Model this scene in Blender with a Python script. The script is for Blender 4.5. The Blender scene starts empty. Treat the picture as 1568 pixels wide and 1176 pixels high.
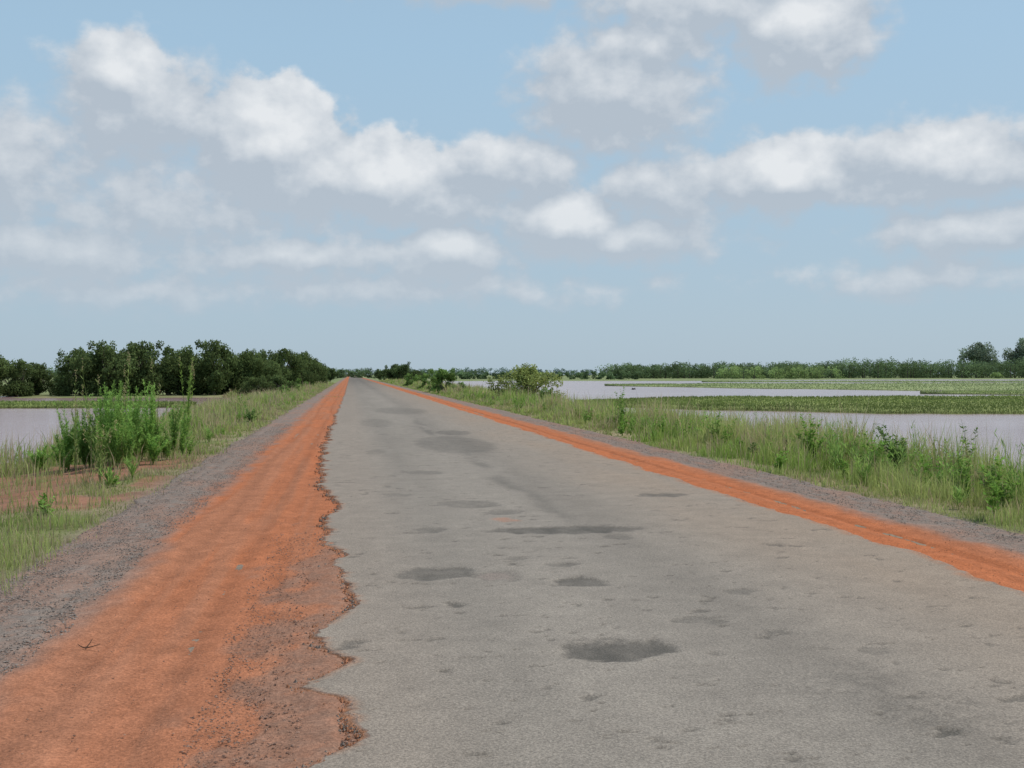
import bpy, math, numpy as np
from mathutils import Vector
R = np.random.RandomState(7)
scene = bpy.context.scene
COL = scene.collection
CAMH = 1.9

# ---------------------------------------------------------------- noise
def _h(ix, iy, s):
    n = (ix.astype(np.int64)*374761393 + iy.astype(np.int64)*668265263 + s*1442695041) & 0xffffffff
    n = ((n ^ (n >> 13))*1274126177) & 0xffffffff
    n = (n ^ (n >> 16)) & 0xffffff
    return n/float(0xffffff)
def vn(x, y, s=0):
    x = np.asarray(x, float); y = np.asarray(y, float)
    x, y = np.broadcast_arrays(x, y)
    ix = np.floor(x); iy = np.floor(y); fx = x-ix; fy = y-iy
    fx = fx*fx*(3-2*fx); fy = fy*fy*(3-2*fy)
    a = _h(ix, iy, s); b = _h(ix+1, iy, s); c = _h(ix, iy+1, s); d = _h(ix+1, iy+1, s)
    return (a*(1-fx)+b*fx)*(1-fy)+(c*(1-fx)+d*fx)*fy
def fbm(x, y, o=4, s=0):
    x = np.asarray(x, float); y = np.asarray(y, float)
    t = 0; a = .5; n = 0
    for i in range(o):
        t = t+a*vn(x*2**i+i*17.3, y*2**i-i*9.1, s+i); n += a; a *= .55
    return t/n
def ss(x, a, b):
    t = np.clip((x-a)/(b-a), 0, 1); return t*t*(3-2*t)
def mixc(a, b, t):
    return a*(1-t[..., None])+np.asarray(b)*t[..., None]

# ---------------------------------------------------------------- mesh helpers
class Batch:
    def __init__(s): s.v = []; s.f = []; s.c = []; s.m = []; s.n = 0
    def add(s, v, f, c, mat=0):
        v = np.asarray(v, float).reshape(-1, 3); f = np.asarray(f).reshape(-1, 3)
        c = np.asarray(c, float)
        if c.ndim == 1: c = np.tile(c, (len(v), 1))
        s.v.append(v); s.f.append(f+s.n); s.c.append(c); s.m.append(np.full(len(f), mat)); s.n += len(v)
    def mesh(s, name, mats, smooth=False):
        v = np.concatenate(s.v); f = np.concatenate(s.f).astype(np.int32); c = np.concatenate(s.c); m = np.concatenate(s.m)
        me = bpy.data.meshes.new(name)
        me.vertices.add(len(v)); me.vertices.foreach_set('co', v.astype(np.float32).ravel())
        me.loops.add(f.size); me.loops.foreach_set('vertex_index', f.ravel())
        me.polygons.add(len(f)); me.polygons.foreach_set('loop_start', np.arange(0, f.size, 3, dtype=np.int32))
        for mt in mats: me.materials.append(mt)
        me.polygons.foreach_set('material_index', m.astype(np.int32))
        me.polygons.foreach_set('use_smooth', np.full(len(f), smooth))
        at = me.attributes.new('Col', 'FLOAT_COLOR', 'POINT')
        cc = np.ones((len(v), 4), np.float32); cc[:, :3] = np.clip(c, 0, 1)
        at.data.foreach_set('color', cc.ravel())
        me.update(calc_edges=True)
        return me
def obj(name, me, loc=(0, 0, 0), rot=0, scale=(1, 1, 1)):
    o = bpy.data.objects.new(name, me); o.location = loc; o.rotation_euler = (0, 0, rot); o.scale = scale
    COL.objects.link(o); return o
def grid(X, Y, Z, C):
    ny, nx = X.shape
    v = np.stack([X, Y, Z], -1).reshape(-1, 3)
    i = np.arange(ny*nx).reshape(ny, nx)
    a = i[:-1, :-1].ravel(); b = i[:-1, 1:].ravel(); c = i[1:, 1:].ravel(); d = i[1:, :-1].ravel()
    f = np.concatenate([np.stack([a, b, c], -1), np.stack([a, c, d], -1)])
    return v, f, C.reshape(-1, 3)
def unit(v): return v/np.maximum(np.linalg.norm(v, axis=-1, keepdims=True), 1e-9)
def leaves(c, L, W, col, n=None, ax=None):
    k = len(c)
    if ax is None: ax = unit(R.normal(size=(k, 3)))
    if n is None: n = unit(R.normal(size=(k, 3)))
    b = unit(np.cross(n, ax))
    L = np.broadcast_to(L, (k,))[:, None]; W = np.broadcast_to(W, (k,))[:, None]
    v = np.stack([c-ax*L*.5, c+b*W*.5, c+ax*L*.5, c-b*W*.5], 1).reshape(-1, 3)
    i = np.arange(k)[:, None]*4
    f = np.concatenate([i+[0, 1, 2], i+[0, 2, 3]])
    return v, f, np.repeat(col, 4, axis=0)
def tube(p, r, sides=6):
    p = np.asarray(p, float); k = len(p); r = np.broadcast_to(r, (k,))
    t = unit(np.gradient(p, axis=0)); up = np.array([.31, .95, .05])
    a = unit(np.cross(t, up)); b = np.cross(t, a)
    th = np.linspace(0, 2*math.pi, sides, endpoint=False)
    v = p[:, None]+r[:, None, None]*(np.cos(th)[None, :, None]*a[:, None]+np.sin(th)[None, :, None]*b[:, None])
    f = []
    for i in range(k-1):
        for j in range(sides):
            q = (j+1) % sides
            f += [[i*sides+j, i*sides+q, (i+1)*sides+q], [i*sides+j, (i+1)*sides+q, (i+1)*sides+j]]
    return v.reshape(-1, 3), np.array(f)

# ---------------------------------------------------------------- materials
def newmat(name):
    m = bpy.data.materials.new(name); m.use_nodes = True; nt = m.node_tree; nt.nodes.clear(); return m, nt
def N(nt, t, **k):
    n = nt.nodes.new(t)
    for a, b in k.items(): setattr(n, a, b)
    return n
def terrain_mat(name, s1, a1, s2, a2, bump, rough=.9, vor=None, spec=.2):
    m, nt = newmat(name); L = nt.links.new
    out = N(nt, 'ShaderNodeOutputMaterial'); p = N(nt, 'ShaderNodeBsdfPrincipled'); L(p.outputs[0], out.inputs[0])
    p.inputs['Roughness'].default_value = rough; p.inputs['Specular IOR Level'].default_value = spec
    at = N(nt, 'ShaderNodeAttribute', attribute_name='Col'); g = N(nt, 'ShaderNodeNewGeometry')
    def nz(s, amp, det):
        n = N(nt, 'ShaderNodeTexNoise'); n.inputs['Scale'].default_value = s; n.inputs['Detail'].default_value = det
        n.inputs['Roughness'].default_value = .65
        L(g.outputs['Position'], n.inputs['Vector'])
        r = N(nt, 'ShaderNodeMapRange'); r.inputs[1].default_value = .3; r.inputs[2].default_value = .7
        r.inputs[3].default_value = 1-amp; r.inputs[4].default_value = 1+amp; L(n.outputs['Fac'], r.inputs[0]); return n, r.outputs[0]
    n1, f1 = nz(s1, a1, 4); n2, f2 = nz(s2, a2, 2)
    mm = N(nt, 'ShaderNodeMath', operation='MULTIPLY'); L(f1, mm.inputs[0]); L(f2, mm.inputs[1]); f = mm.outputs[0]
    hgt = n2.outputs['Fac']
    if vor:
        v = N(nt, 'ShaderNodeTexVoronoi'); v.inputs['Scale'].default_value = vor[0]; L(g.outputs['Position'], v.inputs['Vector'])
        sp = N(nt, 'ShaderNodeSeparateColor'); L(v.outputs['Color'], sp.inputs[0])
        r = N(nt, 'ShaderNodeMapRange'); r.inputs[3].default_value = 1-vor[1]; r.inputs[4].default_value = 1+vor[1]; L(sp.outputs[0], r.inputs[0])
        m2 = N(nt, 'ShaderNodeMath', operation='MULTIPLY'); L(f, m2.inputs[0]); L(r.outputs[0], m2.inputs[1]); f = m2.outputs[0]
    vm = N(nt, 'ShaderNodeVectorMath', operation='SCALE'); L(at.outputs['Color'], vm.inputs[0]); L(f, vm.inputs['Scale'])
    L(vm.outputs[0], p.inputs['Base Color'])
    bp = N(nt, 'ShaderNodeBump'); bp.inputs['Strength'].default_value = bump; bp.inputs['Distance'].default_value = .02
    L(hgt, bp.inputs['Height']); L(bp.outputs[0], p.inputs['Normal'])
    return m
def leaf_mat(name, trans=.3, rough=.55):
    m, nt = newmat(name); L = nt.links.new
    out = N(nt, 'ShaderNodeOutputMaterial'); p = N(nt, 'ShaderNodeBsdfDiffuse'); t = N(nt, 'ShaderNodeBsdfTranslucent')
    mx = N(nt, 'ShaderNodeMixShader'); mx.inputs[0].default_value = trans
    at = N(nt, 'ShaderNodeAttribute', attribute_name='Col'); L(at.outputs['Color'], p.inputs['Color'])
    h = N(nt, 'ShaderNodeHueSaturation'); h.inputs['Value'].default_value = 1.5; h.inputs['Hue'].default_value = .485
    L(at.outputs['Color'], h.inputs['Color']); L(h.outputs[0], t.inputs[0])
    L(p.outputs[0], mx.inputs[1]); L(t.outputs[0], mx.inputs[2]); L(mx.outputs[0], out.inputs[0]); return m
M_road = terrain_mat('asphalt', 2.5, .11, 60, .18, .4, .85, (110, .26), .25)
M_dirt = terrain_mat('laterite_dirt', 5, .16, 40, .16, .7, .95, (70, .12), .1)
M_ground = terrain_mat('ground_soil', 1.2, .2, 25, .25, .6, .95, None, .1)
M_marsh = terrain_mat('marsh_grass_surface', .25, .2, 2.5, .25, .4, .95, None, .1)
M_stone = terrain_mat('stone', 10, .1, 80, .2, .3, .9)
M_bark = terrain_mat('bark', 3, .2, 20, .2, .5, .9)
M_leaf = leaf_mat('leaf', .3); M_grass = leaf_mat('grass_blade', .35)
M_bird = terrain_mat('feathers', 10, .1, 50, .1, .1)

m, nt = newmat('water'); L = nt.links.new
out = N(nt, 'ShaderNodeOutputMaterial'); p = N(nt, 'ShaderNodeBsdfPrincipled'); L(p.outputs[0], out.inputs[0])
g = N(nt, 'ShaderNodeNewGeometry'); mp = N(nt, 'ShaderNodeMapping'); mp.inputs['Scale'].default_value = (.6, 1.6, 1); L(g.outputs['Position'], mp.inputs[0])
n = N(nt, 'ShaderNodeTexNoise'); n.inputs['Scale'].default_value = 1.6; n.inputs['Detail'].default_value = 5; L(mp.outputs[0], n.inputs['Vector'])
n2 = N(nt, 'ShaderNodeTexNoise'); n2.inputs['Scale'].default_value = .05; n2.inputs['Detail'].default_value = 4; L(mp.outputs[0], n2.inputs['Vector'])
cr = N(nt, 'ShaderNodeValToRGB'); cr.color_ramp.elements[0].position = .35; cr.color_ramp.elements[1].position = .65
cr.color_ramp.elements[0].color = (.31, .20, .19, 1); cr.color_ramp.elements[1].color = (.37, .26, .255, 1)
L(n2.outputs['Fac'], cr.inputs[0]); L(cr.outputs[0], p.inputs['Base Color'])
p.inputs['Roughness'].default_value = .16; p.inputs['IOR'].default_value = 1.33
bp = N(nt, 'ShaderNodeBump'); bp.inputs['Strength'].default_value = .7; bp.inputs['Distance'].default_value = .08
L(n.outputs['Fac'], bp.inputs['Height']); L(bp.outputs[0], p.inputs['Normal']); M_water = m

# ---------------------------------------------------------------- terrain
SY, CY = .141, .99
def depth(X, Y): return SY*X+CY*Y
def lat(X, Y): return CY*X-SY*Y
def XY(s, D): return CY*s+SY*D, CY*D-SY*s
WZ = -.6
def gz(X, Y):
    X = np.asarray(X, float); Y = np.asarray(Y, float)
    w = (fbm(X*.02+3, Y*.07, 3, 5)-.5)
    lend = -13.5+w*4; rend = 19.5+w*5
    emb = np.where(X < 2, -.07-.95*ss(-X, 3.4, -lend), -.07-.95*ss(X, 8.4, rend))
    D = depth(X, Y); s = lat(X, Y)
    wob = (fbm(X*.015, Y*.015, 4, 9)-.5)
    ll = ss(D+wob*60, 118, 128)*ss(-X, 0, 2)
    rl = ss(D+wob*170+np.clip((75-s)*.8, -60, 100), 430, 470)*ss(X, 8, 12)
    land = -1.05+.56*np.maximum(ll, rl)
    z = np.maximum(emb, land)
    bump = (fbm(X*1.3, Y*1.3, 4, 2)-.5)*.12*(ss(-X, 3.2, 4.5)+ss(X, 8, 9))
    return z+bump
def yrows(y0, y1, k):
    n = int(math.log(y1/y0)/k); return y0*np.exp(np.linspace(0, math.log(y1/y0), n))
def gradx(a, b, st, far, k=1.12):
    xs = list(np.arange(a, b, st)); d = st; x = b
    while x < far: xs.append(x); d *= k; x += d
    xs.append(far); d = st; x = a-st; l = []
    while x > -far: l.append(x); d *= k; x -= d
    l.append(-far); return np.array(l[::-1]+xs)
ys = np.concatenate([np.linspace(-300, 3, 60), yrows(3.3, 6000, .009)])
xs = gradx(-15, 22, .16, 5000, 1.09)
X, Y = np.meshgrid(xs, ys); Z = gz(X, Y)
f1 = fbm(X*.5, Y*.5, 5, 20); f2 = fbm(X*.05, Y*.05, 4, 21)
C = mixc(np.broadcast_to([.16, .18, .07], X.shape+(3,)).copy(), [.26, .22, .13], ss(f1, .4, .62))
red = np.array([.30, .145, .095])
def barepatch(X, Y):
    a = 1-((X+6.7)/3.0)**2-((Y-23)/7.0)**2+(fbm(X*.8, Y*.8, 4, 31)-.5)*2.2
    b = ss(fbm(X*.9, Y*.5, 4, 33), .53, .61)*ss(-X, 3.0, 3.4)*(1-ss(-X, 4.0, 5.4))*(1-ss(Y, 15, 40))
    return np.clip(np.maximum(ss(a, 0, .35), b), 0, 1)
bare = barepatch(X, Y)
fr = fbm(X*2.2, Y*2.2, 4, 34)
C = mixc(C, red, bare*.9); C = mixc(C, [.22, .13, .085], bare*ss(fr, .45, .6)*.8)
C = mixc(C, [.24, .19, .155], (1-ss(-X, 3.0, 3.7))*(X < 0)*.9); C = mixc(C, [.24, .2, .15], (1-ss(X, 7.9, 8.5))*(X > 2)*.9)
far = ss(depth(X, Y), 100, 160); C = mixc(C, [.20, .25, .11], far*.85)
C = C*(.8+.45*f2[..., None])
b = Batch(); b.add(*grid(X, Y, Z, C)); obj('ground', b.mesh('ground', [M_ground], True))
b = Batch(); b.add([[-5000, -300, WZ], [5000, -300, WZ], [5000, 6000, WZ], [-5000, 6000, WZ]], [[0, 1, 2], [0, 2, 3]], [.3, .3, .3]); obj('water', b.mesh('water', [M_water]))

# ---------------------------------------------------------------- road
eY = np.array([-300, 4.5, 5.54, 6.0, 6.34, 6.79, 7.03, 7.56, 8.1, 8.52, 9.49, 10.06, 11.25, 12.5, 13.5, 15.4, 17, 20, 26.3, 34.4, 58.6, 124, 6000])
eX = np.array([-.3, -.25, -.22, .07, .06, -.08, -.27, .02, -.15, -.21, .07, .05, -.09, -.15, -.31, -.31, -.2, -.46, -.56, -.6, -.59, -.45, -.45])
def ledge(Y):
    near = 1-ss(Y, 9, 14); mid = ss(Y, 9, 14)*(1-ss(Y, 35, 70))
    v1 = vn(Y*2.3+fbm(Y*.7, Y*0, 2, 44)*3, Y*0, 47)
    chunk = np.round(v1*3)/3*.35+v1*.65
    return (np.interp(Y, eY, eX)+(fbm(Y*3, Y*0, 4, 41)-.5)*(.12+.14*mid)+(fbm(Y*20, Y*0, 4, 42)-.5)*(.09*near+.12*mid)
            + (fbm(Y*.8, Y*0, 3, 43)-.5)*.22*ss(Y, 12, 25)+(chunk-.5)*.16*mid+(chunk-.5)*.04*near)
def redge(Y): return 5.84+(fbm(Y*1.5, Y*0, 4, 45)-.5)*.28+(fbm(Y*.25, Y*0+4, 3, 46)-.5)*.24+(fbm(Y*9, Y*0, 3, 48)-.5)*.08
ry = np.concatenate([np.linspace(-300, 3.2, 40), yrows(3.5, 3000, .0038)])
Yg, Tg = np.meshgrid(ry, np.linspace(0, 1, 150), indexing='ij')
le = ledge(Yg); re = redge(Yg); Xg = le+(re-le)*Tg
patches = [(1.85, 7.66, .40, .29, 1), (.78, 10.85, .43, .35, .9), (1.36, 10.6, .25, .25, .5), (2.05, 10.2, .30, .21, .9), (2.6, 13.7, 1.0, .34, 1),
 (4.84, 17.4, .44, .27, .8), (2.72, 8.5, .22, .14, .6), (1.75, 16.6, .45, .5, .55), (2.1, 15.6, .25, .35, .6), (.95, 13.9, .2, .3, .6), (.9, 9.4, .08, .13, 1),
 (3.12, 5.65, .06, .08, 1), (2.9, 6.0, .04, .05, .9), (3.4, 9.6, .14, .1, .5), (1.47, 5.9, .05, .05, .8), (1.56, 5.72, .04, .03, .8), (2.05, 11.1, .18, .12, .6), (3.3, 37, .6, 1.5, .6),
 (2.8, 31, 1.1, 4, .5), (1.7, 11.6, .15, .1, .5), (.7, 18, .2, .4, .4), (1.4, 22, .4, .5, .5), (2.2, 5.2, .06, .05, .8), (3.05, 13, .2, .2, .5), (.6, 28, .25, 1, .35), (1.4, 8.3, .03, .05, .9), (2.0, 6.8, .03, .03, .8),
 (2.6, 60, 1.4, 6, .4), (1, 45, .7, 4, .3), (3.6, 7.4, .12, .06, .4), (3.1, 8, .1, .05, .5)]
wx = Xg+(fbm(Xg*6, Yg*6, 4, 51)-.5)*.34; wy = Yg+(fbm(Xg*6, Yg*6, 4, 52)-.5)*.34
W = np.zeros_like(Xg)
for (px, py, rx, rr, a) in patches:
    q = 1-np.sqrt(((wx-px)/rx)**2+((wy-py)/rr)**2)
    W = np.maximum(W, a*ss(q, -.10, .20))
q = 1-np.sqrt(((wx-3.15)/.55)**2+((wy-6.3)/.9)**2); W = np.maximum(W, .35*ss(q, -.2, .6)*ss(fbm(Xg*14, Yg*14, 3, 59), .42, .6))
fine = fbm(Xg*7, Yg*3.2, 4, 55)
W = W*(.7+.8*(fine-.4))
tr = np.exp(-((Xg-2.72-(fbm(Yg*.3, Yg*0, 2, 56)-.5)*.5)/.16)**2)*ss(Yg, 13.5, 16)*(1-ss(Yg, 38, 60))*.5*ss(fbm(Xg*2, Yg*.5, 3, 57), .35, .6)
chips = ss(fbm(Xg*5, Yg*7, 3, 58), .76, .80)*.6
specks = ss(fbm(Xg*16, Yg*16, 2, 68), .83, .87)*.5*(1-ss(Yg, 10, 16))
W = np.clip(np.maximum(np.maximum(np.maximum(W, tr), chips), specks), 0, 1)
base = np.broadcast_to([.250, .222, .187], Xg.shape+(3,)).copy()
lg = fbm(Xg*.8, Yg*.12, 4, 60)
base = base*(.86+.28*lg[..., None])
base = mixc(base, [.285, .228, .175], ss(Xg, 2.6, 5.6)*.85*(.5+fbm(Xg*1.2, Yg*.3, 3, 61)))
base = mixc(base, [.27, .22, .175], (1-ss(Xg, .0, 1.1))*.5)
wt = np.exp(-((Xg-3.1)/.5)**2)*.16+np.exp(-((Xg-1.0)/.4)**2)*.08
base = base*(1-wt[..., None]*(fbm(Xg*2, Yg*.25, 4, 63)[..., None]*1.5))
edgr = np.clip(ss(Xg-re, -.16, 0)+ss(le-Xg, -.06, 0)*.7, 0, 1)*ss(fbm(Xg*5, Yg*5, 3, 64), .35, .6)
base = mixc(base, [.34, .175, .10], edgr*.8)
rs = 1-np.sqrt(((wx-1.98)/.15)**2+((wy-14.7)/.22)**2); base = mixc(base, [.36, .18, .11], ss(rs, -.2, .4)*.6)
C = mixc(base, [.095, .087, .074], W)
hol = 1-np.sqrt(((wx-1.36)/.2)**2+((wy-10.6)/.2)**2); C = mixc(C, [.24, .2, .17], ss(hol, -.1, .4)*.9)
C = C*(1-.38*ss(Yg, 50, 350))[..., None]  # far road painted darker, standing in for its reflection at distance
Zg = (fbm(Xg*1.5, Yg*1.2, 4, 66)-.5)*.016-.02*W
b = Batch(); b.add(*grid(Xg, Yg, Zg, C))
for k_, sg in ((0, -1), (-1, 1)):
    o1 = .03+.07*vn(ry*9, ry*0, 3)
    x2 = np.stack([Xg[:, k_], Xg[:, k_]+sg*o1*.5, Xg[:, k_]+sg*o1*1.6], 1); y2 = np.stack([ry]*3, 1)
    z2 = np.stack([Zg[:, k_], Zg[:, k_]-.008, np.full(len(ry), -.065)], 1)
    c2 = np.broadcast_to([.34, .165, .09], x2.shape+(3,)).copy(); c2[:, 0] = [.24, .185, .15]
    c2 = c2*(.65+.6*vn(ry*31, ry*0, 8))[:, None, None]
    b.add(*grid(x2, y2, z2, c2))
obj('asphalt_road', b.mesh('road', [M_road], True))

# ---------------------------------------------------------------- shoulders
def shoulder(x0, x1, left):
    n = int(abs(x1-x0)/.032)
    ty = np.concatenate([np.linspace(-300, 3.2, 40), yrows(3.5, 3000, .0052)])
    Yg, Tg = np.meshgrid(ty, np.linspace(0, 1, n), indexing='ij')
    e0 = x0+(fbm(Yg*.7, Yg*0, 4, 71)-.5)*.35 if left else x0
    e1 = x1 if left else x1+(fbm(Yg*.7, Yg*0, 4, 72)-.5)*.35
    Xg = e0+(e1-e0)*Tg
    redc = np.broadcast_to([.40, .148, .070], Xg.shape+(3,)).copy()
    st = fbm(Xg*4, Yg*.10, 4, 73); st2 = fbm(Xg*1.6, Yg*.25, 4, 74); cl = fbm(Xg*4, Yg*3, 5, 83)
    redc = mixc(redc, [.36, .165, .095], ss(st, .42, .62)*.6)
    redc = mixc(redc, [.45, .150, .062], ss(st2, .5, .7)*.6)
    redc = mixc(redc, [.37, .172, .103], (1-ss(Yg, 6, 13))*.5*np.ones_like(Xg))
    redc = redc*(.86+.3*cl[..., None])
    grav = np.array([.215, .186, .162])
    fn = (fbm(Xg*2.5, Yg*1.2, 4, 75)-.5); ff = fbm(Xg*14, Yg*14, 3, 76)
    if left:
        gm = ss(-(Xg+fn*.6), 1.9, 2.5)
        ge = ss(fbm(Xg*3, Yg*1.7, 5, 77)+.35*ss(Xg, -1.1, -.1)*(1-ss(Yg, 11, 17)), .62, .78)*ss(Xg, -1.3, -.6)*(1-ss(Yg, 12, 20))*.7
    else:
        gm = ss(Xg+fn*.5, 6.95, 7.25); ge = 0*Xg
    C = mixc(redc, grav, np.clip(gm*(.9+.5*(ff-.5)), 0, 1))
    C = mixc(C, [.24, .155, .115], ge*(.5+.8*ff)); C = mixc(C, [.30, .18, .13], gm*ss(fbm(Xg*1.5, Yg*.6, 4, 78), .52, .68)*.5)
    if not left: C = mixc(C, [.46, .145, .055], (1-ss(Xg, 6.6, 6.9))*.6)
    Z = -.045+(st-.5)*.045+(fbm(Xg*3, Yg*2, 4, 79)-.5)*.03+(ff-.5)*.016
    if left:
        for xr in (-1.72, -1.05):      # tyre ruts
            wob = (fbm(Yg*.12, Yg*0+xr, 2, 87)-.5)*.3
            rut = np.exp(-((Xg-xr-wob)/.10)**2); Z -= .018*rut; C = C*(1-.10*rut[..., None])
        Z += .012*np.sin((Xg+1.2)*7)*.5+.026*ss(Xg, -.9, -.35)
    else:
        wob = (fbm(Yg*.12, Yg*0, 2, 88)-.5)*.25; rut = np.exp(-((Xg-6.45-wob)/.08)**2); Z -= .02*rut; C = C*(1-.16*rut[..., None])
    if left: Z[:, 0] = -.1
    else: Z[:, -1] = -.1
    if left: Z = np.minimum(Z, np.where(Xg > -.05, -.024, -.004))
    b = Batch(); b.add(*grid(Xg, Yg, Z, C)); return b.mesh('dirt_shoulder', [M_dirt], True)
obj('dirt_shoulder', shoulder(-3.25, .35, True)); obj('dirt_shoulder', shoulder(5.5, 8.15, False))

# ---------------------------------------------------------------- stones
octv = np.array([[1, 0, 0], [-1, 0, 0], [0, 1, 0], [0, -1, 0], [0, 0, 1], [0, 0, -1]], float)
octf = np.array([[0, 2, 4], [2, 1, 4], [1, 3, 4], [3, 0, 4], [2, 0, 5], [1, 2, 5], [3, 1, 5], [0, 3, 5]])
def stones(b, n, xa, xb, ya, yb, s0, s1, col, z0=-.038):
    x = R.uniform(xa, xb, n); y = ya*np.exp(R.uniform(0, math.log(yb/ya), n))
    x += (fbm(y*2, x*2, 3, 90)-.5)*.3
    sz = s0+(s1-s0)*R.uniform(0, 1, n)**3
    th = R.uniform(0, 6.28, n); v = octv[None]*R.uniform(.6, 1.2, (n, 6, 1))*sz[:, None, None]; v[..., 2] *= .6
    c, s = np.cos(th)[:, None], np.sin(th)[:, None]
    vx = v[..., 0]*c-v[..., 1]*s+x[:, None]; vy = v[..., 0]*s+v[..., 1]*c+y[:, None]; vz = v[..., 2]+z0
    V = np.stack([vx, vy, vz], -1); F = octf[None]+np.arange(n)[:, None, None]*6
    cc = np.asarray(col)*R.uniform(.7, 1.3, (n, 1)); b.add(V, F, np.repeat(cc, 6, 0))
b = Batch()
stones(b, 24000, -3.2, -2.15, 4.5, 45, .005, .016, [.235, .20, .175])
stones(b, 1100, -2.2, -.6, 4.5, 30, .004, .011, [.28, .16, .11])
stones(b, 5200, -.9, -.05, 4.8, 14, .004, .013, [.25, .155, .115], -.020)
stones(b, 9000, 7.2, 8.2, 6, 50, .006, .016, [.235, .20, .17])
stones(b, 1300, 5.95, 7, 6, 40, .004, .011, [.36, .17, .09])
obj('gravel', b.mesh('gravel', [M_stone]))
# crumbled asphalt and soil lumps along the broken edge
b = Batch()
n = 5000; y = 4.8*np.exp(R.uniform(0, math.log(45/4.8), n)); x = ledge(y)-np.abs(R.normal(.03, .05, n))
sz = (.004+.014*R.uniform(0, 1, n)**3)*(1+y*.02); v = octv[None]*R.uniform(.6, 1.2, (n, 6, 1))*sz[:, None, None]
V = v+np.stack([x, y, np.full(n, -.016)], -1)[:, None]; F = octf[None]+np.arange(n)[:, None, None]*6
cc = np.where(R.uniform(0, 1, (n, 1)) < .6, np.array([[.38, .175, .095]]), np.array([[.22, .18, .15]]))*R.uniform(.7, 1.2, (n, 1))
b.add(V, F, np.repeat(cc, 6, 0)); obj('asphalt_rubble', b.mesh('asphalt_rubble', [M_stone]))

# ---------------------------------------------------------------- grass
def blades(b, x, y, z, h, w, cb, ct, lean=.35):
    n = len(x); th = R.uniform(0, 6.28, n); la = R.uniform(0, 6.28, n); ln = np.abs(R.normal(0, lean, n))*h
    dx = np.cos(th)*w*.5; dy = np.sin(th)*w*.5; lx = np.cos(la)*ln; ly = np.sin(la)*ln
    P = np.stack([x, y, z], -1)
    o = np.stack([dx, dy, 0*dx], -1); mid = P+np.stack([lx*.35, ly*.35, h*.55], -1); tip = P+np.stack([lx, ly, h*np.clip(1-.4*(ln/h)**2, .5, 1)], -1)
    V = np.stack([P-o, P+o, mid+o*.75, mid-o*.75, tip], 1).reshape(-1, 3)
    i = np.arange(n)[:, None]*5; F = np.concatenate([i+[0, 1, 2], i+[0, 2, 3], i+[3, 2, 4]])
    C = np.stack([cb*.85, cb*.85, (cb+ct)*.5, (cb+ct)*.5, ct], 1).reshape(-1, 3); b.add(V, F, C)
def grass_zone(b, n, xa, xb, ya, yb, left):
    x = R.uniform(xa, xb, n); y = ya*np.exp(R.uniform(0, 1, n)**.9*math.log(yb/ya))
    x += (fbm(y*.5, x*0, 3, 80)-.5)*.5
    e = (-x-3.0) if left else (x-7.95)
    tuft = fbm(x*1.6, y*1.6, 3, 81); big = fbm(x*.35, y*.25, 3, 82); clump = fbm(x*1.1, y*.9, 3, 86)
    keep = (ss(tuft*.5+big*.6, .44, .60)+.12+.25*ss(e, 1, 4))*ss(e, -.1, .5)
    keep *= 1-.93*barepatch(x, y)
    z = gz(x, y); keep *= ss(z, WZ-.12, WZ+.02)
    k = R.uniform(0, 1, n) < keep; x, y, z, e, tuft, big, clump = [q[k] for q in (x, y, z, e, tuft, big, clump)]
    n = len(x)
    H = (.08+.30*ss(e, 0, 3.2))*(.2+.9*tuft+1.3*ss(clump, .52, .70))*R.uniform(.45, 1.4, n)*(1.0 if left else 1.3)
    if left: H *= 1-.4*(1-ss(y, 18, 24))*ss(e, 1, 2.5)
    w = np.maximum(.007, .00062*y)*R.uniform(.7, 1.4, n)
    gr = np.array([.18, .275, .07]); gr2 = np.array([.27, .325, .12]); dry = np.array([.48, .40, .25])
    q = R.uniform(0, 1, n)
    tt = ss(big, .35, .65)
    cb = gr*(1-tt[:, None])+gr2*tt[:, None]; cb = cb*R.uniform(.7, 1.25, (n, 1))
    cb = cb*(.8+.45*ss(clump, .35, .65))[:, None]
    pd = (.24 if left else .11)+.3*ss(fbm(x*.6, y*.4, 3, 84), .50, .68)
    d = (q < pd)[:, None]; cb = np.where(d, dry*R.uniform(.6, 1.1, (n, 1)), cb)
    ct = np.where(d, cb*1.1, cb*1.15+[.03, .02, .0]); H = np.where(d[:, 0], H*1.2, H)
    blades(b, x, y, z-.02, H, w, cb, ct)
b = Batch()
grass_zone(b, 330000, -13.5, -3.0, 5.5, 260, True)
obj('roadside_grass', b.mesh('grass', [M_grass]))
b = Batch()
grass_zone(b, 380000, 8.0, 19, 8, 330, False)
obj('roadside_grass', b.mesh('grass', [M_grass]))

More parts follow.
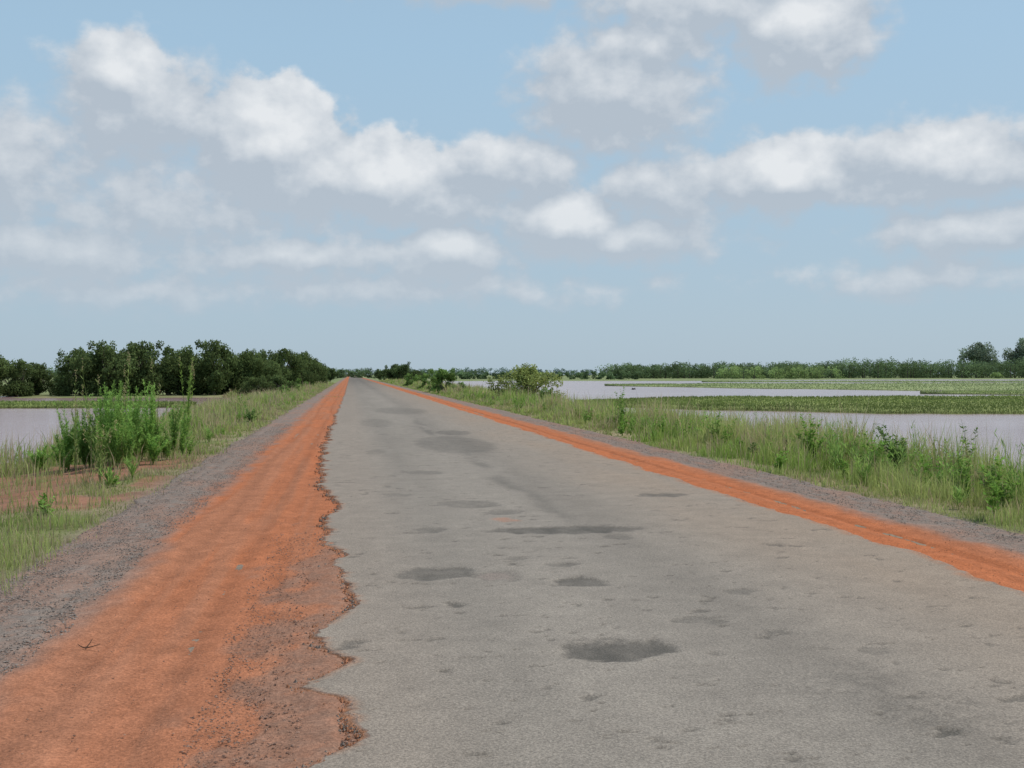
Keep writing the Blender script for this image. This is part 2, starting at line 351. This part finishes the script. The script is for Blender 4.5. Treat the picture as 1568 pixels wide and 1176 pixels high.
# ---------------------------------------------------------------- marsh banks
def bank(name, s0, s1, lo, hi, col, ng, gh, seed, taper=.15):
    s = np.linspace(s0, s1, 260); q = (s-s0)/(s1-s0)
    lo_ = np.interp(s, *zip(*lo)); hi_ = np.interp(s, *zip(*hi)); mid = (lo_+hi_)/2; hw = (hi_-lo_)/2
    tp = np.minimum(1, np.minimum(q, 1-q)/taper)**.6
    lo_ = mid-hw*tp*(.75+.5*fbm(s*.12, s*0, 4, seed)); hi_ = mid+hw*tp*(.75+.5*fbm(s*.1, s*0+5, 4, seed+3))
    tt = np.linspace(0, 1, 40); S, T = np.meshgrid(s, tt); D = lo_+(hi_-lo_)*T
    top = WZ+.05+gh*.55*ss(T, 0, .08)+.14*T
    X, Y = XY(S, D); Z = top+.05*(fbm(X*.3, Y*.3, 3, seed+5)-.5); Z[0] = WZ-.1; Z[-1] = WZ-.1
    C = np.broadcast_to(col, X.shape+(3,))*(.65+.6*fbm(X*.05, Y*.14, 4, seed+7)[..., None])
    C[:2] *= .65  # shade of the upright grass face painted into the front rows
    b = Batch(); b.add(*grid(X, Y, Z, C), 0)
    qs = R.uniform(s0, s1, ng); T = R.uniform(.0, 1, ng)**1.3; a = np.interp(qs, s, lo_); h = np.interp(qs, s, hi_)
    d = a+(h-a)*T; X, Y = XY(qs, d)
    cc = np.asarray(col)*R.uniform(.9, 1.1, (ng, 1))*(.7+.6*fbm(X*.05, Y*.14, 4, seed+7)[:, None])*1.15; H = gh*R.uniform(.6, 1.2, ng)*.6
    blades(b, X, Y, WZ+.03+gh*.5*ss(T, 0, .08)+.14*T, H, .0006*d*R.uniform(.8, 1.6, ng), cc, cc*1.1, .5)
    obj(name, b.mesh(name, [M_marsh, M_grass], True))
bank('marsh_grass', 5, 120, [(5, 84), (20, 73), (120, 71)], [(5, 98), (20, 110), (120, 118)], [.22, .26, .085], 80000, .3, 100, .08)
bank('marsh_grass', 52, 190, [(52, 140), (80, 126), (190, 124)], [(52, 150), (190, 168)], [.27, .32, .13], 24000, .25, 110)
bank('marsh_grass', 20, 320, [(20, 220), (60, 172), (100, 155), (320, 165)], [(20, 272), (320, 300)], [.28, .33, .15], 40000, .3, 120, .1)
bank('marsh_grass', 60, 420, [(60, 345), (420, 325)], [(60, 375), (420, 400)], [.27, .32, .15], 14000, .3, 130)
bank('marsh_grass', -90, -24, [(-90, 80), (-24, 84)], [(-90, 90), (-24, 89)], [.22, .27, .09], 22000, .3, 140, .12)
bank('marsh_grass', -24, -12.5, [(-24, 96), (-12, 90)], [(-24, 101), (-12, 99)], [.22, .27, .09], 7000, .4, 150, .3)

# ---------------------------------------------------------------- stem plants
def stemplant(b, x, y, H, nst, spread, nl, ll, lw, col, up=.5, r=.006, top=None):
    z = float(gz(x, y))-.02
    for i in range(nst):
        a = R.uniform(0, 6.28); sp = spread*R.uniform(.1, 1); h = H*R.uniform(.55, 1.05); k = 7
        q = np.linspace(0, 1, k)
        p = np.stack([x+np.cos(a)*sp*(.25*q+.75*q**1.6)+R.normal(0, .012*H, k)*q, y+np.sin(a)*sp*(.25*q+.75*q**1.6)+R.normal(0, .012*H, k)*q, z+h*q], -1)
        v, f = tube(p, r*(1-.75*q), 4); c0 = np.asarray(col)*.8+[.02, .01, 0]; b.add(v, f, c0)
        n = max(3, int(nl*h/H)); u = R.uniform(.12, 1, n)**.8
        c = np.stack([np.interp(u, q, p[:, j]) for j in range(3)], -1)
        ta = R.uniform(0, 6.28, n); ax = unit(np.stack([np.cos(ta), np.sin(ta), R.normal(up, .3, n)], -1))
        L_ = ll*R.uniform(.6, 1.25, n)*(1.15-.55*u); c = c+ax*L_[:, None]*.5
        nn = unit(np.stack([-np.cos(ta)*.4, -np.sin(ta)*.4, np.ones(n)], -1)+R.normal(0, .3, (n, 3)))
        cc = np.asarray(col)*R.uniform(.65, 1.35, (n, 1)); b.add(*leaves(c, L_, L_*lw, cc, nn, ax))
        if top is not None:
            n = 14; c = p[-1]+np.stack([R.normal(0, .012, n), R.normal(0, .012, n), R.uniform(-.22, .05, n)], -1)
            b.add(*leaves(c, .05, .02, np.tile(top, (n, 1))))
G1 = np.array([.17, .31, .065]); G2 = np.array([.23, .37, .10]); G3 = np.array([.11, .19, .06])
b = Batch()
for i in range(1500):
    y = 10.5*math.exp(R.uniform(0, 1)*math.log(15)); x = 8.5+R.uniform(0, 1)**.75*8.5
    if gz(x, y) < WZ: continue
    if R.rand() > .15+1.3*ss(fbm(x*.5, y*.35, 3, 91), .42, .62): continue
    sc = R.uniform(.45, 1.1)*(1 if R.rand() < .75 else 1.45)
    g_ = [G1, G2, G1, G3][R.randint(4)]*R.uniform(.8, 1.2)
    if R.rand() < .65: stemplant(b, x, y, .68*sc, R.randint(4, 8), .32*sc, 24, .13, .5, g_, r=.006)
    else: stemplant(b, x, y, .82*sc, R.randint(4, 9), .35*sc, 16, .22, .12, G2, up=1.2, r=.005)
obj('roadside_weeds', b.mesh('weeds', [M_leaf]))
b = Batch()
for i in range(650):
    y = 10*math.exp(R.uniform(0, 1)*math.log(16)); x = -3.8-R.uniform(0, 1)*7.5
    if gz(x, y) < WZ or barepatch(np.array(x), np.array(y)) > .4: continue
    if R.rand() > .15+1.3*ss(fbm(x*.5, y*.35, 3, 92), .42, .62): continue
    sc = R.uniform(.35, 1.0)
    if R.rand() < .55: stemplant(b, x, y, .6*sc, R.randint(4, 7), .28*sc, 22, .10, .45, [G1, G2][R.randint(2)]*R.uniform(.8, 1.2))
    else: stemplant(b, x, y, .8*sc, R.randint(4, 9), .35*sc, 16, .22, .12, G2, up=1.2, r=.005)
obj('roadside_weeds', b.mesh('weeds', [M_leaf]))
def weed(name, *a, **k):
    b = Batch(); stemplant(b, *a, **k); return obj(name, b.mesh(name, [M_leaf]))
b = Batch()
for i in range(46):
    gx = R.normal(0, .66)
    stemplant(b, -5.2+gx, 27+R.normal(0, .9), R.uniform(.8, 2.0)*(1-.2*abs(gx)), 8, .36, 150, .12, .24, np.array([.24, .42, .11])*R.uniform(.75, 1.15), up=.9, r=.007)
for q in [(-5.7, 26.5, 2.6), (-6.3, 27.4, 2.35), (-5.0, 26.2, 2.4), (-5.3, 28, 2.6), (-4.4, 27, 2.35), (-5.9, 25.8, 2.5)]:
    stemplant(b, q[0], q[1], q[2], 3, .3, 34, .18, .12, [.28, .38, .13], up=.9, r=.011, top=[.4, .36, .2])
obj('tall_weed', b.mesh('tall_weed', [M_leaf]))
weed('tall_weed', -4.55, 33, 2.4, 7, .4, 60, .16, .2, [.22, .36, .09], up=.9, r=.010, top=[.4, .36, .2])
weed('tall_weed', -4.5, 21.5, 1.5, 8, .3, 36, .16, .14, [.28, .36, .13], up=.9, r=.007, top=[.42, .37, .2])
weed('tall_weed', -5.0, 34, 1.0, 14, .5, 70, .11, .3, G2, up=.7)
weed('broadleaf_weed', -3.9, 46, .8, 12, .6, 30, .16, .5, G3)
weed('broadleaf_weed', -5.6, 60, 1.0, 14, .8, 34, .16, .5, G1)
weed('broadleaf_weed', 10.1, 24, 1.15, 12, .45, 40, .15, .5, G1); weed('broadleaf_weed', 11.2, 22, 1.1, 12, .6, 40, .15, .5, G3)
weed('broadleaf_weed', 10.3, 21.2, .9, 10, .4, 36, .14, .5, G1); weed('broadleaf_weed', 12.1, 21, 1.35, 4, .2, 36, .14, .45, G3)
weed('broadleaf_weed', 9.7, 40, 1.6, 6, .35, 44, .16, .4, G1); weed('broadleaf_weed', 10, 17.5, .95, 10, .4, 32, .13, .5, G2)
weed('broadleaf_weed', 12.2, 18.5, 1.2, 8, .35, 36, .14, .45, G1); weed('broadleaf_weed', 9.9, 30, 1.05, 10, .4, 34, .14, .5, G2)

# ---------------------------------------------------------------- trees
def crown(b, lobes, n, ls, col, mat=0, core=.35, gap=.30):
    vol = np.array([l[3]*l[4] for l in lobes]); pk = R.choice(len(lobes), n, p=vol/vol.sum())
    lb = np.array([l[:5] for l in lobes])[pk]; d = unit(R.normal(size=(n, 3)))
    rad = (core+(1-core)*R.uniform(0, 1, n)**.5)*(1+R.normal(0, .13, n))
    c = lb[:, :3]+d*rad[:, None]*np.stack([lb[:, 3], lb[:, 3], lb[:, 4]], -1)
    gp = vn(c[:, 0]*.21/ls+c[:, 2]*.14/ls, c[:, 1]*.21/ls-c[:, 2]*.11/ls, 7)
    k = (gp > gap) & (c[:, 2] > .05); c = c[k]; d = d[k]; pk = pk[k]; n = len(c)
    lv = R.uniform(.7, 1.3, len(lobes))[pk]
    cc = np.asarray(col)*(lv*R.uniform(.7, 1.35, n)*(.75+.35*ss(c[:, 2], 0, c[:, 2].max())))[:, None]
    nn = unit(d*.8+R.normal(0, .7, (n, 3))+[0, 0, .4])
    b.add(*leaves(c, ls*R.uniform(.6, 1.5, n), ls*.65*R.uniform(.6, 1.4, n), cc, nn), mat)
def tree_mesh(name, H, W, n, ls, col, stems=4, low=.2, seed=0, nl=16, lobe=1.0, gap=.3, dome=False):
    global R
    old = R; R = np.random.RandomState(seed); b = Batch(); lobes = []
    for i in range(nl):
        a = R.uniform(0, 6.28); rr = W*.5*R.uniform(0, .85); z = H*R.uniform(low+.08, .84)
        if dome: z = max(H*R.uniform(low+.1, .9)*math.sqrt(max(.1, 1-(rr/(W*.56))**2)), H*(low+.05))
        else: z = min(z, H*.88*(1-.55*(rr/(W*.5)))+.2)
        r = W*R.uniform(.09, .19)*lobe; lobes.append((math.cos(a)*rr, math.sin(a)*rr, z, r, min(r*.85, H*.17)))
    for k_ in range(5):
        lobes.append((R.normal(0, W*.14), R.normal(0, W*.14), H*R.uniform(.74, .95), W*.065*lobe, H*.10))
    for i in range(stems):
        l = lobes[i % len(lobes)]; q = np.linspace(0, 1, 7)
        b0 = np.array([R.normal(0, W*.05), R.normal(0, W*.05), -.2]); e = np.array(l[:3])
        p = b0+(e-b0)*q[:, None]; p[:, :2] *= (.3+.7*q[:, None]); p[1:-1] += R.normal(0, .02*H, (5, 3))
        v, f = tube(p, H*.024*(1-.75*q), 6); b.add(v, f, [.16, .135, .105], 1)
        for j in range(2):
            l2 = np.array(lobes[R.randint(len(lobes))][:3]); s0 = p[4]; pp = s0+(l2-s0)*np.linspace(0, 1, 4)[:, None]
            v, f = tube(pp, H*.010*np.array([1, .8, .5, .2]), 5); b.add(v, f, [.16, .135, .105], 1)
    crown(b, lobes, n, ls, col, gap=gap); R = old
    return b.mesh(name, [M_leaf, M_bark])
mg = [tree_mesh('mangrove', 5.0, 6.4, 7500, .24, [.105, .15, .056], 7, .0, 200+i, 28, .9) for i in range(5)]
def place(name, me, s, D, sc=1, sz=None, zoff=0):
    x, y = XY(s, D); z = max(float(gz(x, y)), WZ)
    obj(name, me, (x, y, z-.05+zoff), R.uniform(0, 6.28), (sc, sc, (sz or sc)))
row = [(-.455, 125, 1.0), (-.435, 128, .88), (-.418, 131, .75),
 (-.392, 132, .7), (-.378, 128, 1.08), (-.360, 126, 1.2), (-.345, 130, .98), (-.328, 128, 1.22), (-.313, 131, 1.1), (-.302, 130, .92), (-.288, 132, 1.12), (-.276, 134, .9), (-.262, 130, 1.26),
 (-.248, 136, 1.0), (-.236, 134, 1.05), (-.223, 140, 1.0), (-.212, 146, .92), (-.2, 152, 1.15), (-.19, 165, 1.1), (-.182, 185, 1.2), (-.176, 210, 1.05), (-.172, 240, 1.1), (-.29, 150, 1.1), (-.33, 148, 1.2), (-.36, 150, 1.2), (-.22, 170, 1.2), (-.205, 122, .5), (-.225, 119, .45), (-.49, 128, .95), (-.53, 130, 1.0)]
for i, (u, D, h) in enumerate(row): place('mangrove_tree', mg[i % 5], u*D, D, .4+.6*h*R.uniform(.9, 1.05), h)
rt = [tree_mesh('savanna_tree', 5, 6.5, 4500, .34, [.10, .15, .06], 4, .05, 300+i, 20) for i in range(2)]
for i, (u, D, h) in enumerate([(-.105, 300, 1.0), (-.095, 290, 1.1), (-.083, 300, .75), (-.115, 340, .7), (-.16, 330, .8), (-.17, 300, .9), (-.16, 420, 1), (-.10, 420, .8)]):
    place('savanna_tree', rt[i % 2], u*D, D, h, h)
bs = tree_mesh('bush', 2.9, 5.6, 9000, .15, [.27, .33, .11], 12, .0, 410, 40, .8, .28); place('bush', bs, .013*86, 86, 1.05, 1.12)
bs2 = tree_mesh('bush', 2.7, 3.6, 6000, .16, [.17, .28, .08], 6, .0, 411, 22); place('bush', bs2, -.061*122, 122, 1, 1)
bs3 = tree_mesh('bush', 1.7, 2.2, 2500, .13, [.19, .30, .09], 6, .0, 412, 14)
for u, D, h in [(.032, 80, .9), (-.075, 150, 1.3), (-.09, 180, 1.3), (-.045, 115, .8), (-.20, 105, .7), (-.195, 125, .9), (-.187, 150, 1.0), (-.02, 120, .6), (-.083, 210, 1.3), (-.0, 84, .8), (.025, 92, .8), (-.068, 132, .9)]:
    place('bush', bs3, u*D, D, h, h)

def treeline(name, segs, ls, col, cnt):
    b = Batch()
    for (s0, D0, h0, s1, D1, h1, k) in segs:
        for i in range(k):
            q = (i+R.uniform(0, 1))/k; s = s0+(s1-s0)*q; D = D0+(D1-D0)*q+R.normal(0, 12); h = (h0+(h1-h0)*q)*R.uniform(.78, 1.05)*(.85+.3*vn(q*k*.15, 3.3, 5))
            x, y = XY(s, D); z = max(float(gz(x, y)), WZ); w = h*R.uniform(.8, 1.3); lobes = []
            for j in range(9):
                r = w*R.uniform(.2, .36); lobes.append((R.normal(0, w*.36), R.normal(0, w*.36), h*(.08+.78*j/8.), r, min(r, h*.2)))
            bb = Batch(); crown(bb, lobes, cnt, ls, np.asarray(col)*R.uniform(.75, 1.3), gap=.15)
            v, f = tube(np.array([[0, 0, -.3], [0, 0, h*.4], [0, 0, h*.7]]), h*.03*np.array([1, .7, .3]), 5)
            b.add(v+[x, y, z], f, [.12, .10, .08], 1)
            v = np.concatenate(bb.v)+[x, y, z]; b.add(v, np.concatenate(bb.f), np.concatenate(bb.c), 0)
    obj(name, b.mesh(name, [M_leaf, M_bark]))
treeline('distant_trees', [(55, 640, 8.6, 175, 690, 9.6, 66), (160, 690, 10.2, 480, 760, 14.5, 165), (60, 720, 9.2, 300, 760, 10.5, 50)], .85, [.125, .185, .09], 420)
treeline('distant_trees', [(110, 600, 6.8, 170, 610, 7.8, 22), (280, 640, 4, 400, 660, 5, 20)], .75, [.20, .28, .11], 300)
treeline('distant_trees', [(-460, 800, 10, -300, 800, 9.5, 60), (-300, 800, 8, -110, 900, 7, 70), (-120, 600, 5.0, -20, 640, 5, 34), (-30, 560, 4.0, 60, 520, 3.6, 32)], .8, [.12, .18, .09], 260)
treeline('distant_trees', [(-700, 1500, 10, 500, 1550, 10.5, 200), (500, 1600, 12, 1100, 1700, 16, 80)], 1.6, [.16, .22, .20], 200)  # farthest line: distance haze painted in as a bluish leaf colour
km = [tree_mesh('kapok_tree', 26, 28, 9000, 1.2, [.18, .23, .16], 5, .12, 501, 50, .95, .15, True), tree_mesh('kapok_tree', 27, 29, 9000, 1.2, [.18, .23, .16], 5, .12, 502, 50, .95, .15, True)]  # pale bluish leaf colour has the distance haze painted in
place('kapok_tree', km[0], .410*820, 820, 1, 1.0); place('kapok_tree', km[1], .449*820, 820, 1, 1.04)

# ---------------------------------------------------------------- bird and twig
b = Batch()
q = np.linspace(0, 1, 9); p = np.stack([-.16+.32*q, 0*q, .02*np.sin(q*3)], -1)
v, f = tube(p, np.array([.004, .012, .028, .036, .034, .024, .018, .016, .003]), 8); b.add(v, f, [.03, .03, .03])
for sgn in (-1, 1):
    w = np.array([[.05, 0, .02], [-.04, 0, .02], [.03, sgn*.12, .09], [-.05, sgn*.12, .08], [-.03, sgn*.27, .05]]); b.add(w, [[0, 1, 2], [1, 3, 2], [2, 3, 4]], [.04, .04, .04])
b.add([[-.15, 0, 0], [-.24, .03, 0], [-.24, -.03, 0]], [[0, 1, 2]], [.03, .03, .03])
obj('bird', b.mesh('bird', [M_bird]), (14.8, 58.5, 1.1), .4)
b = Batch()
for a, l, hh in ((.2, .1, .02), (3.4, .05, .03), (.9, .06, .05)):
    q = np.linspace(0, 1, 5)
    p = np.stack([np.cos(a)*l*q, np.sin(a)*l*q, .006+hh*q**1.5], -1); v, f = tube(p, .005*(1-.6*q), 5); b.add(v, f, [.10, .06, .04])
obj('dry_twig', b.mesh('dry_twig', [M_bark]), (-1.85, 8.35, -.035))

# ---------------------------------------------------------------- light and sky
SUN_EL, SUN_AZ = 56, 75
sd = Vector((math.cos(math.radians(SUN_EL))*math.sin(math.radians(SUN_AZ)), math.cos(math.radians(SUN_EL))*math.cos(math.radians(SUN_AZ)), math.sin(math.radians(SUN_EL))))
ld = bpy.data.lights.new('sun', 'SUN'); ld.energy = 3.0; ld.angle = math.radians(1.5); ld.color = (1, .94, .85)
so = bpy.data.objects.new('sun', ld); so.rotation_euler = sd.to_track_quat('Z', 'Y').to_euler(); COL.objects.link(so)

w = bpy.data.worlds.new('World'); scene.world = w; w.use_nodes = True; nt = w.node_tree; nt.nodes.clear(); L = nt.links.new
try:
    w.cycles.sampling_method = 'MANUAL'; w.cycles.sample_map_resolution = 256
except Exception: pass
def M(op, a, b=None, c=None, clamp=False, tree=None):
    n = N(tree or nt, 'ShaderNodeMath', operation=op); n.use_clamp = clamp
    for i, v in enumerate((a, b, c)):
        if v is None: continue
        if isinstance(v, (int, float)): n.inputs[i].default_value = v
        else: (tree or nt).links.new(v, n.inputs[i])
    return n.outputs[0]
clouds = [(-9.8, 12.4, 5.0, 3.4, .85), (-10.8, 14.0, 2.8, 2.3, .85), (-4.0, 11.3, 4.4, 3.3, 1.3), (-1.5, 9.5, 5.8, 2.4, 1.0),
 (1.8, 9.5, 4.4, 2.6, 1.25), (4.0, 8.6, 7, 1.5, .7), (7.8, 10.2, 4.8, 2.1, .9),
 (13.4, 14.0, 5.6, 3.6, 1.0), (15, 16, 3.8, 2.2, .8), (22.4, 16.4, 4.4, 3.2, .95), (18, 17.8, 7, 2.0, .75), (21.5, 9.6, 4.6, 2.3, 1.1),
 (29, 9.7, 7, 2.5, .9), (16, 9.2, 4.2, 2.3, .8), (10.8, 7.3, 3.5, 2.1, 1.05), (14, 6.7, 6.0, 1.3, .8),
 (5.0, 5.9, 3.8, 2.0, .95), (-2.5, 6.0, 9, 1.4, .75), (-13.2, 5.6, 5.6, 1.9, .8), (-16, 9.8, 5.0, 3.2, .7), (-9, 8.0, 13, 2.4, .56),
 (8, 19.6, 11, 1.8, .85), (21, 19.6, 8, 1.6, .7), (30.5, 6.6, 5.5, 1.7, .75), (28, 4.6, 7, 1.1, .5), (2, 4.3, 14, 1.1, .5), (-11, 3.9, 12, 1.1, .5)]
bright = [(-3.4, 12.0, 3.6, 3.0), (2.0, 10.2, 3.6, 2.0), (21.5, 9.9, 3.2, 1.7), (11, 7.9, 2.4, 1.4), (-10.6, 14.4, 2.4, 1.5), (22.5, 17, 2.6, 1.8), (29, 10.5, 3, 1.2), (4.8, 6.6, 1.8, 1.1)]
gt = bpy.data.node_groups.new('cloud_field', 'ShaderNodeTree')
gt.interface.new_socket('Vec', in_out='INPUT', socket_type='NodeSocketVector'); gt.interface.new_socket('F', in_out='OUTPUT', socket_type='NodeSocketFloat')
gi = N(gt, 'NodeGroupInput'); go = N(gt, 'NodeGroupOutput')
def blobs(tree, vec, lst):
    cur = None
    for c in lst:
        q = N(tree, 'ShaderNodeVectorMath', operation='MULTIPLY_ADD'); tree.links.new(vec, q.inputs[0]); q.inputs[1].default_value = (1/c[2], 1/c[3], 0); q.inputs[2].default_value = (-c[0]/c[2], -c[1]/c[3], 0)
        l = N(tree, 'ShaderNodeVectorMath', operation='LENGTH'); tree.links.new(q.outputs[0], l.inputs[0])
        wgt = c[4] if len(c) > 4 else 1
        v = M('MULTIPLY_ADD', l.outputs['Value'], -wgt, wgt, tree=tree)
        cur = v if cur is None else M('SMOOTH_MAX', cur, v, .15, tree=tree)
    return cur
nz = N(gt, 'ShaderNodeTexNoise'); nz.inputs['Scale'].default_value = .45; nz.inputs['Detail'].default_value = 3; gt.links.new(gi.outputs[0], nz.inputs['Vector'])
sb = N(gt, 'ShaderNodeVectorMath', operation='SUBTRACT'); gt.links.new(nz.outputs['Color'], sb.inputs[0]); sb.inputs[1].default_value = (.5, .5, .5)
ml = N(gt, 'ShaderNodeVectorMath', operation='MULTIPLY'); gt.links.new(sb.outputs[0], ml.inputs[0]); ml.inputs[1].default_value = (2.8, 1.8, 0)
ad = N(gt, 'ShaderNodeVectorMath', operation='ADD'); gt.links.new(gi.outputs[0], ad.inputs[0]); gt.links.new(ml.outputs[0], ad.inputs[1])
F = blobs(gt, ad.outputs[0], clouds)
mp = N(gt, 'ShaderNodeMapping'); mp.inputs['Scale'].default_value = (.9, 1.15, 1); gt.links.new(gi.outputs[0], mp.inputs[0])
n2 = N(gt, 'ShaderNodeTexNoise'); n2.inputs['Scale'].default_value = .6; n2.inputs['Detail'].default_value = 7; n2.inputs['Roughness'].default_value = .55; gt.links.new(mp.outputs[0], n2.inputs['Vector'])
F = M('ADD', F, M('MULTIPLY_ADD', n2.outputs['Fac'], 1.15, -.575, tree=gt), tree=gt)
gt.links.new(F, go.inputs[0])

tc = N(nt, 'ShaderNodeTexCoord'); sx = N(nt, 'ShaderNodeSeparateXYZ'); L(tc.outputs['Generated'], sx.inputs[0])
az = M('MULTIPLY', M('ARCTAN2', sx.outputs[0], sx.outputs[1]), 57.2958); el = M('MULTIPLY', M('ARCSINE', sx.outputs[2]), 57.2958)
cv = N(nt, 'ShaderNodeCombineXYZ'); L(az, cv.inputs[0]); L(el, cv.inputs[1])
def field(off):
    a = N(nt, 'ShaderNodeVectorMath', operation='ADD'); L(cv.outputs[0], a.inputs[0]); a.inputs[1].default_value = off
    gn = N(nt, 'ShaderNodeGroup'); gn.node_tree = gt; L(a.outputs[0], gn.inputs[0]); return gn.outputs[0]
F1 = field((0, 0, 0)); F2 = field((.35, .95, 0))
def mr(v, a, b_, c, d, smooth=True):
    r = N(nt, 'ShaderNodeMapRange'); r.interpolation_type = 'SMOOTHSTEP' if smooth else 'LINEAR'
    L(v, r.inputs[0]); r.inputs[1].default_value = a; r.inputs[2].default_value = b_; r.inputs[3].default_value = c; r.inputs[4].default_value = d; return r.outputs[0]
ng = N(nt, 'ShaderNodeTexNoise'); ng.inputs['Scale'].default_value = 3.5; ng.inputs['Detail'].default_value = 5
mg2 = N(nt, 'ShaderNodeMapping'); mg2.inputs['Scale'].default_value = (1, 1, 2.2); L(tc.outputs['Generated'], mg2.inputs[0]); L(mg2.outputs[0], ng.inputs['Vector'])
outm = mr(M('MAXIMUM', M('SUBTRACT', M('ABSOLUTE', M('SUBTRACT', az, 8)), 29), M('SUBTRACT', el, 21)), 0, 6, 0, 1)
A2 = M('MULTIPLY', mr(ng.outputs['Fac'], .5, .64, 0, .9), outm)
B = blobs(nt, cv.outputs[0], bright)
Bm = mr(B, -.4, .5, 0, 1)
Fs = M('MULTIPLY', F1, M('MULTIPLY_ADD', Bm, 1.3, 1))
A1 = M('MULTIPLY', mr(Fs, -.12, .40, 0, .96), mr(el, 1.0, 4.5, 0, 1))
alpha = M('MAXIMUM', A1, A2)
lit = M('MULTIPLY_ADD', M('SUBTRACT', F1, F2), 1.0, .12)
lit = M('ADD', lit, M('MULTIPLY', mr(B, -.1, .8, 0, 1), .45), clamp=True)
sky = N(nt, 'ShaderNodeTexSky'); sky.sky_type = 'NISHITA'; sky.sun_disc = False; sky.sun_elevation = math.radians(SUN_EL); sky.sun_rotation = math.radians(SUN_AZ)
sky.air_density = 1.0; sky.dust_density = 1.0; sky.ozone_density = 1.0
def mixn(f, a, b_):
    m = N(nt, 'ShaderNodeMix', data_type='RGBA'); L(f, m.inputs[0])
    for s, i in ((a, 6), (b_, 7)):
        if isinstance(s, tuple): m.inputs[i].default_value = s+(1,)
        else: L(s, m.inputs[i])
    return m.outputs[2]
hz = mixn(mr(el, 0, 16, 0, 1, False), (4.2, 5.35, 6.3), (3.9, 5.75, 7.4))
haze = mixn(mr(el, 8, 50, .9, .2), sky.outputs[0], hz)
cc = mixn(lit, (4.55, 5.2, 5.95), (8.0, 8.25, 8.5))
cc = mixn(mr(el, 2, 11, .5, 0), cc, (4.8, 5.7, 6.5))
fin = mixn(alpha, haze, cc)
bg = N(nt, 'ShaderNodeBackground'); bg.inputs['Strength'].default_value = .1; L(fin, bg.inputs[0]); wo = N(nt, 'ShaderNodeOutputWorld'); L(bg.outputs[0], wo.inputs[0])

# ---------------------------------------------------------------- camera
cd = bpy.data.cameras.new('camera'); cd.lens = 40; cd.sensor_width = 36; cd.clip_start = .1; cd.clip_end = 12000
co = bpy.data.objects.new('camera', cd); co.location = (0, 0, CAMH); co.rotation_euler = (math.radians(90-.49), 0, math.radians(-8.1)); COL.objects.link(co)
scene.camera = co
scene.view_settings.view_transform = 'Standard'; scene.view_settings.look = 'None'; scene.view_settings.exposure = 0
